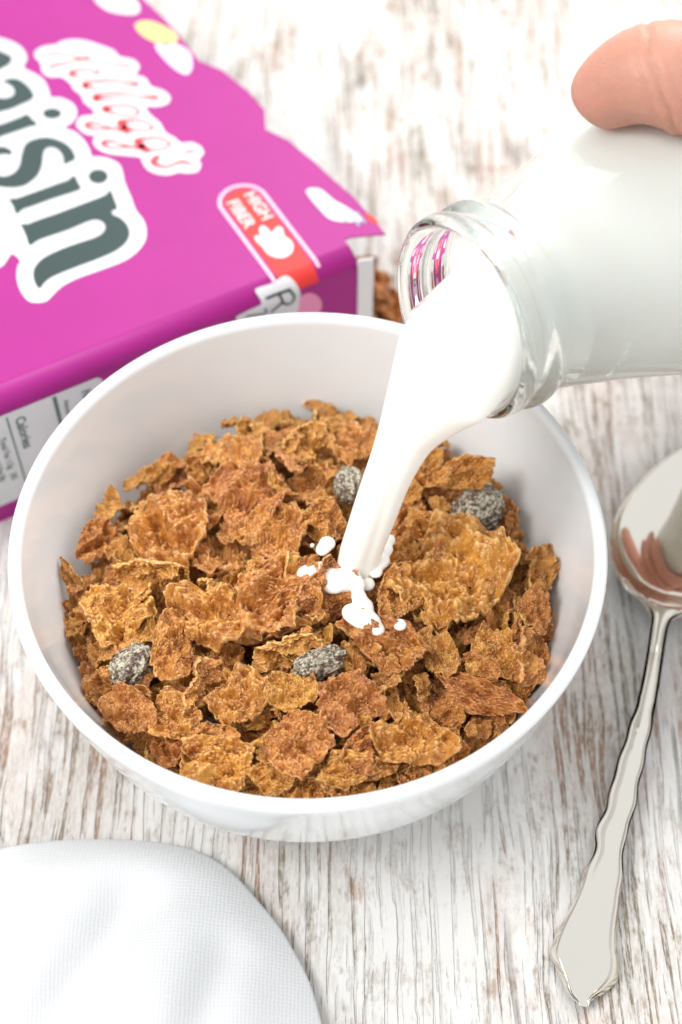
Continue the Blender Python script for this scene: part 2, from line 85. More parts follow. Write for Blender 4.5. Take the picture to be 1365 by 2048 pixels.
# ---------------------------------------------------------------- table top
def wood_material():
    t = NT('whitewashed_wood', Roughness=.62)
    v = t.coord()
    warp = t.noise(t.coord((14, 5, 1)), 1, 3)
    warpv = t.add('ShaderNodeCombineXYZ', {'X': t.math('MULTIPLY', warp, .022)}).outputs[0]
    vv = t.add('ShaderNodeVectorMath', {0: v, 1: warpv}, operation='ADD').outputs[0]
    def st(sx, sy, detail=3, rough=.6, loc=(0, 0, 0)):
        mp = t.add('ShaderNodeMapping', {'Vector': vv, 'Scale': (sx, sy, 1), 'Location': loc}).outputs[0]
        return t.noise(mp, 1, detail, rough)
    fine = st(560, 20, 2, .5)                      # grooves of the grain
    mid = st(260, 12, 3, .6, (3, 1, 0))
    tiny = st(1300, 260, 3, .7, (7, 2, 0))
    patch = st(25, 10, 6, .68, (1.3, 4.2, 0))      # where the paint has worn away
    patch2 = st(130, 70, 5, .72, (5, 8, 0))
    ragged = st(500, 90, 4, .7, (2, 2, 0))
    groove = t.ramp(t.math('ADD', t.math('MULTIPLY', fine, .75), t.math('MULTIPLY', ragged, .25)), [(.415, (1, 1, 1)), (.45, (.5, .5, .5)), (.475, (0, 0, 0))])
    wsum = t.math('ADD', t.math('MULTIPLY', patch, .68), t.math('ADD', t.math('MULTIPLY', ragged, .20), t.math('MULTIPLY', mid, .12)))
    worn = t.ramp(wsum, [(.462, (0, 0, 0)), (.512, (.65, .65, .65)), (.565, (1, 1, 1))])
    worn2 = t.ramp(t.math('ADD', t.math('MULTIPLY', patch2, .7), t.math('MULTIPLY', ragged, .3)), [(.53, (0, 0, 0)), (.60, (1, 1, 1))])
    flake = t.ramp(tiny, [(.42, (0, 0, 0)), (.56, (1, 1, 1))])
    f1 = t.math('MULTIPLY', worn, t.math('ADD', t.math('MULTIPLY', groove, .60), .42))
    f2 = t.math('MULTIPLY', worn2, .45)
    f3 = t.math('MULTIPLY', t.math('MULTIPLY', groove, t.ramp(patch, [(.38, (.15, .15, .15)), (.55, (1, 1, 1))])), .26)
    tot = t.math('ADD', t.math('ADD', f1, f2), f3, True)
    tot = t.math('MULTIPLY', tot, t.math('ADD', t.math('MULTIPLY', flake, .6), .5), True)
    hue = t.noise(t.coord((60, 20, 1), loc=(9, 9, 0)), 1, 3)
    dark = t.mix(t.ramp(hue, [(.42, (0, 0, 0)), (.6, (1, 1, 1))]), (.33, .205, .14), (.24, .20, .145))
    tone = t.mix(t.noise(t.coord((22, 8, 1)), 1, 3), (.64, .618, .59), (.76, .745, .72))
    c = t.mix(tot, tone, dark)
    # a few split cracks along the grain
    crk = t.add('ShaderNodeMapping', {'Vector': vv, 'Scale': (26, 3.2, 1), 'Location': (.37, .2, 0)}).outputs[0]
    ck = t.noise(crk, 1, 1, .4)
    d = t.math('ABSOLUTE', t.math('SUBTRACT', ck, .5))
    line = t.ramp(d, [(0, (1, 1, 1)), (.006, (1, 1, 1)), (.011, (0, 0, 0))])
    gate = t.ramp(t.noise(t.coord((30, 16, 1), loc=(2, 6, 0)), 1, 2), [(.58, (0, 0, 0)), (.66, (1, 1, 1))])
    lc = t.math('MULTIPLY', line, gate)
    c = t.mix(t.math('MULTIPLY', lc, .8), c, (.07, .055, .045))
    t.to(c, 'Base Color')
    h = t.math('SUBTRACT', t.math('MULTIPLY', tiny, .25), t.math('ADD', t.math('MULTIPLY', groove, .9), t.math('MULTIPLY', lc, 1.5)))
    t.bump(h, .8, .0008)
    return t.m
me = mesh('wooden_table', [(-1.2, -.7, 0), (1.2, -.7, 0), (1.2, 1.7, 0), (-1.2, 1.7, 0), (-1.2, -.7, -.03), (1.2, -.7, -.03), (1.2, 1.7, -.03), (-1.2, 1.7, -.03)],
          [(0, 1, 2, 3), (7, 6, 5, 4), (0, 4, 5, 1), (1, 5, 6, 2), (2, 6, 7, 3), (3, 7, 4, 0)])
tag(link('wooden_table', me, wood_material(), smooth=False), 'whitewashed weathered wood surface under the whole breakfast scene', kind='structure')

# ---------------------------------------------------------------- lathe
def lathe(prof, seg=128, axis=None, close=False):
    """prof: (r, h); axis = (origin, x, y, z)"""
    O, X, Y, Z = axis or (Vector(), Vector((1, 0, 0)), Vector((0, 1, 0)), Vector((0, 0, 1)))
    vs, fs, rings = [], [], []
    for r_, h in prof:
        if r_ < 1e-6: rings.append([len(vs)]); vs.append(O + Z*h)
        else:
            rings.append(list(range(len(vs), len(vs)+seg)))
            vs += [O + X*(r_*math.cos(2*math.pi*k/seg)) + Y*(r_*math.sin(2*math.pi*k/seg)) + Z*h for k in range(seg)]
    pairs = list(zip(rings, rings[1:])) + ([(rings[-1], rings[0])] if close else [])
    for a, b in pairs:
        for k in range(seg):
            k2 = (k+1) % seg
            if len(a) == 1 and len(b) == 1: continue
            if len(a) == 1: fs.append((a[0], b[k2], b[k]))
            elif len(b) == 1: fs.append((a[k], a[k2], b[0]))
            else: fs.append((a[k], a[k2], b[k2], b[k]))
    return vs, fs
def spline(pts, n):
    """Catmull-Rom through pts (any dimension), n samples per span, open"""
    out = []
    P = [list(p) for p in pts]; P = [P[0]] + P + [P[-1]]
    for i in range(1, len(P)-2):
        for k in range(n):
            t = k/n; a, b, c, d = P[i-1], P[i], P[i+1], P[i+2]
            out.append([.5*((2*b[j]) + (c[j]-a[j])*t + (2*a[j]-5*b[j]+4*c[j]-d[j])*t*t + (3*b[j]-a[j]-3*c[j]+d[j])*t**3) for j in range(len(b))])
    out.append(list(pts[-1])); return out
def smooth_closed(pts, n=4):
    out = []; N = len(pts)
    for i in range(N):
        a, b, c, d = pts[i-1], pts[i], pts[(i+1) % N], pts[(i+2) % N]
        for k in range(n):
            t = k/n
            out.append([.5*((2*b[j]) + (c[j]-a[j])*t + (2*a[j]-5*b[j]+4*c[j]-d[j])*t*t + (3*b[j]-a[j]-3*c[j]+d[j])*t**3) for j in range(2)])
    return out

# ---------------------------------------------------------------- bowl
BIN = [(.0, .0068), (.018, .0070), (.030, .0082), (.040, .0115), (.0485, .0172), (.0565, .0250), (.0625, .0340), (.0663, .0430), (.0690, .0520), (.0708, .0600), (.0716, .0638)]
BOUT = [(.0751, .0640), (.0748, .0615), (.0738, .0560), (.0722, .0470), (.0702, .0380), (.0678, .0295), (.0625, .0190), (.0545, .0110), (.0450, .0062), (.0420, .0045), (.0412, .0010), (.0405, .0003)]
def wall_r(z):
    for (r0, z0), (r1, z1) in zip(BIN, BIN[1:]):
        if z0 <= z <= z1: return r0 + (r1-r0)*(z-z0)/(z1-z0)
    return BIN[-1][0]
prof = spline(BIN, 4) + [[.0721, .0650], [.0730, .0656], [.0739, .0657], [.0746, .0652]] + spline(BOUT, 4) + [[.0385, .0003], [.0378, .0020], [.0, .0028]]
vs, fs = lathe(prof, 192)
cer = NT('white_glazed_ceramic', Base_Color=(.845, .87, .88, 1), Roughness=.16, Coat_Weight=.6, Coat_Roughness=.05, Specular_IOR_Level=.5)
cer.bump(cer.noise(cer.coord((30, 30, 30)), 1, 2), .06, .002)
tag(link('cereal_bowl', mesh('cereal_bowl', vs, fs), cer.m), 'round white glazed ceramic bowl heaped with bran flakes and raisins', 'bowl')
''' bowl is solid and closed '''

# ---------------------------------------------------------------- bran flakes
def flake_material(name='toasted_bran', wet=False):
    t = NT(name, Roughness=.42 if not wet else .22, Specular_IOR_Level=.5)
    v = t.coord(); oi = t.add('ShaderNodeObjectInfo').outputs['Random']
    off = t.add('ShaderNodeVectorMath', {0: v, 1: t.add('ShaderNodeCombineXYZ', {'X': oi, 'Y': t.math('MULTIPLY', oi, 7.3)}).outputs[0]}, operation='ADD').outputs[0]
    big = t.noise(off, 1.9, 4, .6); small = t.noise(off, 9, 4, .65); spec = t.noise(off, 24, 3, .6)
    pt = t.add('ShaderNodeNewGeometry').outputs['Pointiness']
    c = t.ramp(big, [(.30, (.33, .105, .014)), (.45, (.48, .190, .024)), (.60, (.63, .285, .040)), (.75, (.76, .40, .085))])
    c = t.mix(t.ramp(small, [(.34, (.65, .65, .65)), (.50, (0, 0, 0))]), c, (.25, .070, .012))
    c = t.mix(t.ramp(pt, [(.36, (.90, .90, .90)), (.475, (0, 0, 0))]), c, (.13, .035, .006))  # occlusion shade painted into the colour of the cavities
    c = t.mix(t.ramp(pt, [(.51, (0, 0, 0)), (.60, (.7, .7, .7))]), c, (.92, .58, .22))  # painted highlights: raised ridges lightened in the colour
    c = t.mix(t.ramp(spec, [(.58, (0, 0, 0)), (.66, (.75, .75, .75))]), c, (.95, .68, .34))
    sh = t.math('ADD', t.math('MULTIPLY', oi, .22), .82)
    c = t.mix(1.0, c, t.add('ShaderNodeCombineColor', {0: sh, 1: t.math('MULTIPLY', sh, sh), 2: sh}).outputs[0], 'MULTIPLY')
    t.to(c, 'Base Color')
    t.b.inputs['Subsurface Weight'].default_value = .12; t.b.inputs['Subsurface Radius'].default_value = (.0016, .0008, .0003); t.b.inputs['Subsurface Scale'].default_value = 1
    t.bump(t.math('ADD', t.math('MULTIPLY', small, .8), t.math('MULTIPLY', spec, .35)), .9, .0004)
    t.to(t.ramp(small, [(.4, (.38, .38, .38)), (.62, (.6, .6, .6))]), 'Roughness')
    return t.m
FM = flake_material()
def flake_mesh(seed, curl=0.28, twist=0.1, ragged=.2):
    rnd = random.Random(seed); RG, SG = 38, 150; o3 = Vector((rnd.random()*50, rnd.random()*50, rnd.random()*50))
    ph = [rnd.random()*6.28 for _ in range(4)]; cx, cy_ = rnd.uniform(.6, 1.3)*curl, rnd.uniform(-.35, .5)*curl
    fold = rnd.uniform(-.5, .5); fa = rnd.random()*3.14
    cuts = [(rnd.random()*6.28, rnd.uniform(.68, .9)) for _ in range(5)]      # straight breaks in the outline
    def edge(th):
        e = 1.08 + .07*math.cos(2*th+ph[0]) + .05*math.cos(3*th+ph[1])
        e += ragged*.75*(noise.noise(o3 + Vector((math.cos(th)*1.3, math.sin(th)*1.3, 0)))) + ragged*.22*noise.noise(o3 + Vector((math.cos(th)*4.5, math.sin(th)*4.5, 3)))
        for c_, d_ in cuts:
            k = math.cos(th-c_)
            if k > .2: e = min(e, d_/k + .07*noise.noise(o3 + Vector((math.cos(th)*9, math.sin(th)*9, 5))))
        e += .045*noise.noise(o3 + Vector((math.cos(th)*13, math.sin(th)*13, 7)))
        return e
    vs, fs = [], []
    def P(rr, th, side):
        e = edge(th); x, y = rr*e*math.cos(th), rr*e*math.sin(th)
        z = cx*(x*x) + cy_*(y*y) + twist*x*y
        s = x*math.cos(fa) + y*math.sin(fa) - fold; z += .20*math.exp(-(s/.15)**2)*(1 if seed % 2 else -1)
        q = Vector((x, y, 0))
        z += .42*noise.noise(q*1.8 + o3) + .29*noise.noise(q*3.6 + o3*1.7)
        th_ = .075*(1 - .25*rr**6)
        o4 = o3*1.3 + Vector((0, 0, side*3.0))
        g1 = abs(noise.noise(q*4.6 + o4)); g2 = abs(noise.noise(q*9.0 + o4)); g3 = noise.noise(q*19 + o4)
        z += side*(th_ + .17*(g1-.2) + .16*(g2-.2) + .060*g3)
        # rim crumbles
        j = .012*noise.noise(Vector((th*9, rr*5, side)) + o3)
        return Vector((x + j, y + j, z))
    for side in (1, -1):
        base = len(vs); vs.append(P(0, 0, side))
        for i in range(1, RG+1):
            for k in range(SG): vs.append(P((i/RG)**.85, 2*math.pi*k/SG, side))
        for k in range(SG):
            k2 = (k+1) % SG; f = (base, base+1+k, base+1+k2); fs.append(f if side > 0 else f[::-1])
        for i in range(RG-1):
            for k in range(SG):
                k2 = (k+1) % SG; a = base+1+i*SG
                f = (a+k, a+SG+k, a+SG+k2, a+k2); fs.append(f if side > 0 else f[::-1])
    n1 = 1+RG*SG; a, b = 1+(RG-1)*SG, n1+1+(RG-1)*SG
    for k in range(SG):
        k2 = (k+1) % SG; fs.append((a+k, b+k, b+k2, a+k2))
    me = mesh('bran_flake', vs, fs)
    for p in me.polygons: p.use_smooth = True
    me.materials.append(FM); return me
FL = [flake_mesh(10+i, curl=[.26, .35, .2, .42, .55, .3, .15, .25, .6, .34, .28, .45][i], twist=[.1, -.2, .25, .1, -.1, .3, -.3, .15, 0, .2, -.15, .1][i], ragged=[.30, .34, .26, .30, .22, .36, .28, .34, .2, .32, .38, .3][i]) for i in range(12)]
def hf(x, y):
    return .0420 + .0080*(1-(x*x+y*y)/.066**2) - .062*y + .0035*math.exp(-(((x+.012)/.03)**2+((y-.034)/.02)**2))
def put_flake(me, p, a, b, head, tilt, pitch, label, group, t=None, cat='cereal flake'):
    o = bpy.data.objects.new('bran_flake', me); COL.objects.link(o)
    M = Matrix.Rotation(R(head), 4, 'Z') @ Matrix.Rotation(R(pitch), 4, 'Y') @ Matrix.Rotation(R(tilt), 4, 'X')
    o.matrix_world = Matrix.Translation(p) @ M @ Matrix.Diagonal((a, b, (t or math.sqrt(a*b)*.9), 1))
    return tag(o, label, cat, group)
LAND = [('the raisin at the left', -.0365, -.0235), ('the raisin in the front middle', -.0025, -.0235), ('the foot of the milk stream', .0125, -.002), ('the raisin behind the milk stream', .0020, .022), ('the big dark raisin', .038, .014),
        ('the left wall', -.058, .004), ('the right wall', .058, -.002), ('the front right wall', .040, -.040), ('the front left wall', -.036, -.046), ('the front rim', .004, -.056), ('the back left wall', -.036, .036), ('the back wall', -.006, .048), ('the largest flake', .028, -.010), ('the widest flake in the centre', -.012, -.006), ('the broad golden left flake', -.034, .010)]
def place_label(x, y, s, layer):
    n_, lx, ly = min(LAND, key=lambda q: (q[1]-x)**2+(q[2]-y)**2); dx, dy = x-lx, y-ly
    side = ('right of' if dx > 0 else 'left of') if abs(dx) > abs(dy) else ('behind' if dy > 0 else 'in front of')
    if 'wall' in n_ or 'rim' in n_: side = 'close to'
    size = 'small' if s < .0056 else 'medium' if s < .0085 else 'large'
    return f"{size} bran flake {['on top', 'under the top flakes', 'low in the heap'][layer]} {side} {n_}"
rnd = random.Random(5)
GP = 'bran flakes heaped in the white bowl'
heroes = []
for i, h in enumerate(D['heroes']):
    x, y, z, L, S, head, tl, kind, lab = h
    x, y, z, L, S = U(x), U(y), U(z), U(L)/2, U(S)/2
    if tl < 40: S = S/max(.55, math.cos(R(54.6-tl*.8)))*.92       # undo the foreshortening of a flat flake
    else: S *= 2.6
    S = min(S, L*1.05); L *= .86; S *= .86
    if 'draped' in lab: z += .0065; x += .003
    p = Vector((x, y, z)); rad = math.hypot(x, y); lim = wall_r(z) - .0012
    if rad + .55*L > lim:                                           # lean back from the wall
        k = max(0, (lim-.55*L)/rad); p.x *= k + (1-k)*.35; p.y *= k + (1-k)*.35
    put_flake(FL[int(kind) % 12] if i % 3 else FL[(int(kind)+5) % 12], p, L*1.04, S*1.04, head, tl, rnd.uniform(-7, 7), lab, GP); heroes.append((x, y, max(L, S)))
# the rest of the heap: three layers
pts = []
def heap(n, depth, jitter, rmin, rmax, seed, dist, avoid=0, rlim=.060):
    rn = random.Random(seed); made = 0; tries = 0; loc_pts = []
    while made < n and tries < 6000:
        tries += 1
        x, y = rn.uniform(-.066, .066), rn.uniform(-.066, .066); r0 = math.hypot(x, y)
        s = rn.uniform(rmin, rmax); z = hf(x, y) - depth + rn.uniform(-jitter, jitter)
        if r0 + s*.62 > wall_r(z) - .001 - .05*max(0, y): continue
        if any((x-a)**2+(y-b)**2 < dist*dist for a, b in loc_pts): continue
        if avoid and any((x-a)**2+(y-b)**2 < (c*avoid)**2 for a, b, c in heroes): continue
        if depth < .006 and (math.hypot(x-.0125, y+.0035) < .0085 or math.hypot(x-.0135, y+.0155) < s*.7+.003): continue      # the milk pool stays open
        loc_pts.append((x, y)); made += 1
        ed = max(0, (r0-.045)/.02); ta = math.degrees(math.atan2(y, x))
        tilt = rn.gauss(0, 24); pitch = rn.gauss(0, 19) ; head = rn.uniform(0, 360)
        if ed > .4: head = ta + 90 + rn.uniform(-25, 25); tilt = -rn.uniform(5, 32)*-1; tilt = rn.uniform(5, 35)
        me = FL[rn.randrange(12)]
        if rn.random() < .5: tilt += 180 if rn.random() < .5 else 0
        put_flake(me, Vector((x, y, z)), s, s*rn.uniform(.6, .95), head, tilt, pitch, place_label(x, y, s, 0 if depth < .004 else 1 if depth < .008 else 2), GP)
heap(100, .0008, .0018, .0038, .0078, 3, .0082, .50)
heap(82, .0055, .0015, .0070, .0105, 4, .0100)
heap(44, .0110, .001, .0095, .0125, 6, .0115)
heap(6, .0175, .001, .0115, .013, 8, .0190)
put_flake(FL[3], Vector((-.0015, .0285, .0435)), .0085, .0072, 30, 12, -8, 'small shaded flake in the hollow left of the raisin behind the milk stream', GP)
put_flake(FL[6], Vector((.004, .031, .0425)), .0085, .0072, 130, -8, 10, 'flat shaded flake at the back under the raisin behind the milk stream', GP)
rn = random.Random(21)
for k in range(26):                                                  # flakes leaning on the wall, front and sides
    ta = R(-172 + 164*k/25 + rn.uniform(-2, 2)); s = rn.uniform(.0060, .0088); zz = hf(0, .02*0)*0 + .0405 + rn.uniform(-.002, .002); rr = wall_r(zz) - s*.60 - .0008
    x, y = rr*math.cos(ta), rr*math.sin(ta)
    put_flake(FL[(k*7) % 12], Vector((x, y, zz)), s, s*rn.uniform(.7, .95), math.degrees(ta)+90+rn.uniform(-18, 18), rn.uniform(8, 38), rn.uniform(-12, 12), 'tilted ' + place_label(x, y, s, 1).replace('under the top flakes', 'leaning'), GP)

# ---------------------------------------------------------------- raisins
def raisin_material():
    t = NT('sugared_raisin', Roughness=.5)
    v = t.coord(); mottle = t.noise(v, 3.6, 4, .6); fine = t.noise(v, 7, 5, .75)  # first noise varies the brown of the skin at random
    geo = t.add('ShaderNodeNewGeometry').outputs['Pointiness']
    mask = t.noise(t.coord((1, 1, 1), loc=(4, 1, 2)), 2.2, 3, .6)
    dust = t.math('MULTIPLY', t.ramp(geo, [(.44, (.15, .15, .15)), (.54, (1, 1, 1))]), t.ramp(t.math('ADD', t.math('MULTIPLY', fine, .6), t.math('MULTIPLY', mask, .4)), [(.478, (.02, .02, .02)), (.53, (.95, .95, .95))]), True)
    c = t.mix(dust, t.mix(mottle, (.045, .019, .015), (.13, .062, .045)), t.mix(fine, (.42, .39, .26), (.78, .75, .58)))
    t.to(c, 'Base Color'); t.to(t.math('ADD', t.math('MULTIPLY', dust, .4), .28), 'Roughness'); t.bump(fine, .6, .0004); return t.m
RM = raisin_material()
def raisin_mesh(seed):
    bm = bmesh.new(); bmesh.ops.create_icosphere(bm, subdivisions=6, radius=1); o3 = Vector((seed*3.1, seed*1.7, 2))
    for v in bm.verts:
        n = v.co.normalized(); q = n*2.1 + o3 + Vector((noise.noise(n*1.7+o3), noise.noise(n*1.9-o3), noise.noise(n*1.5)))*.7
        w1 = noise.noise(q*.9)*1.2 + (1-abs(noise.noise(q*1.1))*2)*.7; w2 = 1-abs(noise.noise(q*2.2 + o3 + n*.8))*2; w3 = noise.noise(n*7+o3)
        v.co = n*(1 + .15*w1 + .045*w2 + .045*w3 + .012*noise.noise(n*15)) ; v.co.x *= 1.12; v.co.z *= .86; v.co.y *= .92
    me = bpy.data.meshes.new('raisin'); bm.to_mesh(me); bm.free()
    for p in me.polygons: p.use_smooth = True
    me.materials.append(RM); return me
RL = ['sugar-dusted wrinkled raisin at the left side of the bowl', 'sugar-dusted dark raisin in the front middle of the heap, below the milk splash',
      'dusty raisin half hidden behind the left edge of the milk stream', 'large dark raisin against the back right wall under a curved flake']
for i, (x, y, z, r_) in enumerate(D['raisins']):
    o = bpy.data.objects.new('raisin', raisin_mesh(i+1)); COL.objects.link(o); s = U(r_)
    o.location = (U(x), U(y), U(z) - [.0016, .0014, .0026, .0048][i]); o.scale = (s*[1.0, 1.06, .95, 1][i], s*[.92, .78, .9, 1][i], s*.95); o.rotation_euler = (R(15*i), R(-20+17*i), R([40, 25, 80, 70][i])); tag(o, RL[i], 'raisin', 'raisins in the bowl')
    if i == 3: o.scale = (s*1.25, s*.95, s*1.15)

# ---------------------------------------------------------------- bottle and milk
M0 = Vector(D['M']); BD = Vector(D['bd']).normalized(); AX = BD.cross(Vector((0, 0, 1))).normalized(); AY = AX.cross(BD).normalized()
FR = (M0, AX, AY, BD)
GOUT = [(.0228, -.0004), (.0240, .0002), (.0249, .0014), (.0251, .0030), (.0246, .0043), (.0233, .0052), (.0231, .0064), (.0238, .0074), (.0252, .0084), (.0257, .0098), (.0254, .0113), (.0241, .0124), (.0234, .0140), (.0238, .0170), (.0249, .0220), (.0272, .0310), (.0305, .0430), (.0345, .0560), (.0378, .0680), (.0395, .0800), (.0400, .0950), (.0400, .1500), (.0385, .1560), (.0340, .1590), (.0, .1580)]
GIN = [(.0, .1545), (.0330, .1545), (.0362, .1520), (.0372, .1480), (.0372, .0950), (.0367, .0800), (.0350, .0680), (.0318, .0560), (.0280, .0430), (.0247, .0310), (.0224, .0220), (.0214, .0160), (.0211, .0100), (.0210, .0050), (.0212, .0020), (.0219, .0004)]
def fine_prof(p, n): return [[max(0, a), b] for a, b in spline(p, n)]
prof = fine_prof(GOUT, 3) + fine_prof(GIN, 3)
vs, fs = lathe(prof, 160, FR, close=True)
g = NT('clear_glass', Base_Color=(.985, 1, .993, 1), Roughness=0.0, Transmission_Weight=1, IOR=1.5)
va = g.add('ShaderNodeVolumeAbsorption', {'Color': (.50, .78, .70, 1), 'Density': 7.0}); g.t.links.new(va.outputs[0], g.n['Material Output'].inputs['Volume'])
me = mesh('milk_bottle', vs, fs)
bm = bmesh.new(); bm.from_mesh(me); bmesh.ops.recalc_face_normals(bm, faces=bm.faces); bm.to_mesh(me); bm.free()
tag(link('milk_bottle', me, g.m), 'clear glass milk bottle with ringed neck, tilted and pouring over the bowl', 'bottle')
pos = g.add('ShaderNodeNewGeometry').outputs['Position']
tt = g.add('ShaderNodeVectorMath', {0: g.add('ShaderNodeVectorMath', {0: pos, 1: tuple(M0)}, operation='SUBTRACT').outputs[0], 1: tuple(BD)}, operation='DOT_PRODUCT').outputs['Value']
mr = g.add('ShaderNodeMapRange', {'Value': tt, 'From Min': .010, 'From Max': .040, 'To Min': 1.40, 'To Max': 1.20}); g.to(mr.outputs[0], 'IOR')    # thick lip, thin wall
milk = NT('milk', Base_Color=(.955, .935, .87, 1), Roughness=.16, IOR=1.35, Subsurface_Weight=.35, Subsurface_Scale=1.0)
milk.b.inputs['Subsurface Radius'].default_value = (.004, .0034, .0026)
MILK = milk.m
# sections: full circles inside the bottle, a clipped circle at the mouth, ellipses along the falling stream
SEG = 96; rings = []
def disc_pt(t, r_, th): return M0 + BD*t + AX*(r_*math.cos(th)) + AY*(r_*math.sin(th))
L0, R0 = Vector([U(v) for v in D['stream'][0][0]]), Vector([U(v) for v in D['stream'][0][1]])
dv = (L0 - M0); dv -= BD*dv.dot(BD); thL = math.atan2(dv.dot(AY), dv.dot(AX))
dv2 = (R0 - M0); dv2 -= BD*dv2.dot(BD); thR = math.atan2(dv2.dot(AY), dv2.dot(AX))
camv = Vector(co.location)
# which way round from L to R passes the top of the mouth
up = Vector((0, 0, 1)); thU = math.atan2(up.dot(AY), up.dot(AX))
def wrap(a): return (a + math.pi) % (2*math.pi) - math.pi
sgn = 1 if wrap(thU-thL) > 0 else -1
span = (sgn*(thR-thL)) % (2*math.pi)
thL, sgn, span = R(213), -1, R(255)             # milk touches the lip from here, round the low side
def circle_ring(t, r_, clip):
    ring = []
    n1 = SEG//2
    for k in range(SEG):
        if k < n1: th = thL + sgn*span*k/n1
        else: th = thL + sgn*(span + (2*math.pi-span)*(k-n1)/(SEG-n1))
        p = disc_pt(t, r_, th)
        if clip > 0:                                   # flatten the upper left part: the surface of the milk
            a = sgn*wrap(th-thL); c0, c1 = 0.0, CL
            aa = (sgn*(th-thL)) % (2*math.pi)
            if aa < CL:
                ch = disc_pt(t, r_, thL).lerp(disc_pt(t, r_, thL+sgn*CL), aa/CL); p = p.lerp(ch, clip)
        ring.append(p)
    return ring
CL = 2.11
for t, r_, cl in ((.1540, .0325, 0), (.1515, .0358, 0), (.1475, .03735, 0), (.095, .03735, 0), (.080, .03685, 0), (.068, .0352, 0), (.056, .0320, 0), (.043, .0282, 0), (.031, .0247, .1), (.022, .0226, .4), (.0195, .0214, .5), (.016, .0207, .65), (.010, .0205, .85), (.005, .0205, .95), (.0012, .0208, 1.0)):
    rings.append(circle_ring(t, r_, cl))
st = [[Vector([U(v) for v in a]), Vector([U(v) for v in b])] for a, b in D['stream']]
cs = [(a+b)/2 for a, b in st]
flat = spline([[*a, *b] for a, b in st], 5)
n_f = len(flat)
for i in range(n_f):
    a, b = Vector(flat[i][:3]), Vector(flat[i][3:]); c = (a+b)/2
    f0, f1 = flat[max(0, i-1)], flat[min(n_f-1, i+1)]
    tan = ((Vector(f1[:3])+Vector(f1[3:])) - (Vector(f0[:3])+Vector(f0[3:]))).normalized()
    mj = (a-b)*.5; nr = tan.cross(mj).normalized()
    if nr.dot(camv-c) < 0: nr = -nr
    k_ = i/(n_f-1); mj *= 1 - .16*k_; th_ = mj.length*(.36 + .30*min(1, k_*1.6)); ring = []
    for k in range(SEG):
        n1 = SEG//2; ph = math.pi*k/n1 if k < n1 else math.pi*(1 + (k-n1)/(SEG-n1))
        rip = 1 + .05*math.sin(3*ph+1+5*k_)*min(1, k_*3) + .05*math.exp(-((ph-2.2)/.25)**2)*min(1, k_*4) - .07*math.exp(-((ph-1.75)/.22)**2)*min(1, k_*4)
        ring.append(c + mj*math.cos(ph) + nr*(math.sin(ph)*th_*rip))
    rings.append(ring)
vs = [p for r_ in rings for p in r_]; fs = []
for i in range(len(rings)-1):
    for k in range(SEG):
        k2 = (k+1) % SEG; fs.append((i*SEG+k, i*SEG+k2, (i+1)*SEG+k2, (i+1)*SEG+k))
fs.append(tuple(range(SEG))[::-1]); fs.append(tuple(range((len(rings)-1)*SEG, len(rings)*SEG)))
me = mesh('milk', vs, fs); bm = bmesh.new(); bm.from_mesh(me)
# relax the hand-over from the mouth to the stream
lo = 13*SEG; hi = 25*SEG; bm.verts.ensure_lookup_table(); sel = [v for v in bm.verts if lo <= v.index < hi]
keep = [(bm.verts[i], bm.verts[i].co.copy()) for i in range(13*SEG, 15*SEG)]
for _ in range(14):
    bmesh.ops.smooth_vert(bm, verts=sel, factor=.5, use_axis_x=True, use_axis_y=True, use_axis_z=True)
    for v, c in keep: v.co = c
bmesh.ops.recalc_face_normals(bm, faces=bm.faces); bm.to_mesh(me); bm.free()
mo = link('milk', me, MILK); tag(mo, 'white milk filling the bottle and pouring in a thick stream onto the flakes', 'milk')

# milk already in the bowl: pool and splash where the stream lands
def metamesh(name, balls, res=.0007):
    mb = bpy.data.metaballs.new(name); K = 400.0; mb.resolution = res*K; mb.render_resolution = res*K; mb.threshold = .6
    ob = bpy.data.objects.new(name, mb); COL.objects.link(ob)
    for p, r_, s in balls:
        e = mb.elements.new(type='ELLIPSOID'); e.co = p*K; e.radius = r_*K; e.size_x, e.size_y, e.size_z = s
    dg = bpy.context.evaluated_depsgraph_get(); dg.update(); me = bpy.data.meshes.new_from_object(ob.evaluated_get(dg))
    bpy.data.objects.remove(ob); me.transform(Matrix.Scale(1/K, 4)); return me
balls = [(Vector((U(x), U(y)-.0006, U(z)+.0004)), U(r_)*1.9, (1, 1, max(.55, fl))) for x, y, z, r_, fl in D['splash']]
balls += [(Vector((x, y, z)), q, (1, 1, .8)) for x, y, z, q in ((.0008, .0040, .0526, .0011), (.0215, -.0040, .0524, .0010))]
me = metamesh('milk_splash', balls, .00026)
tag(link('milk_splash', me, MILK), 'small pool and drops of white milk between the flakes at the foot of the stream', 'milk splash')

# ---------------------------------------------------------------- cereal box, lying on its back
HB, RC, XL, XE, WD = .0523, .0060, -.285, .0166, .190
box = empty('cereal_box', (D['Bp'][0], D['Bp'][1], 0), D['ang'])
tag(box, 'bright magenta raisin bran carton lying on its back with a torn top flap', 'cereal box')
def card(name, col, rough=.5, coat=.0):
    t = NT(name, Roughness=rough, Coat_Weight=coat, Coat_Roughness=.25, Specular_IOR_Level=.35)
    v = t.coord((1, 1, 1)); n_ = t.noise(v, 60, 4); c = t.mix(t.ramp(n_, [(.35, (0, 0, 0)), (.7, (1, 1, 1))]), tuple(x*.94 for x in col), col); t.to(c, 'Base Color')
    t.bump(t.noise(v, 420, 3), .06, .0004); return t.m
MAG = card('magenta_print', (.37, .012, .22)); WHT = card('white_print', (.66, .66, .67)); GRY = card('dark_green_print', (.030, .056, .054)); REDP = card('red_print', (.66, .035, .03)); PNK = card('pale_pink_print', (.86, .50, .60))
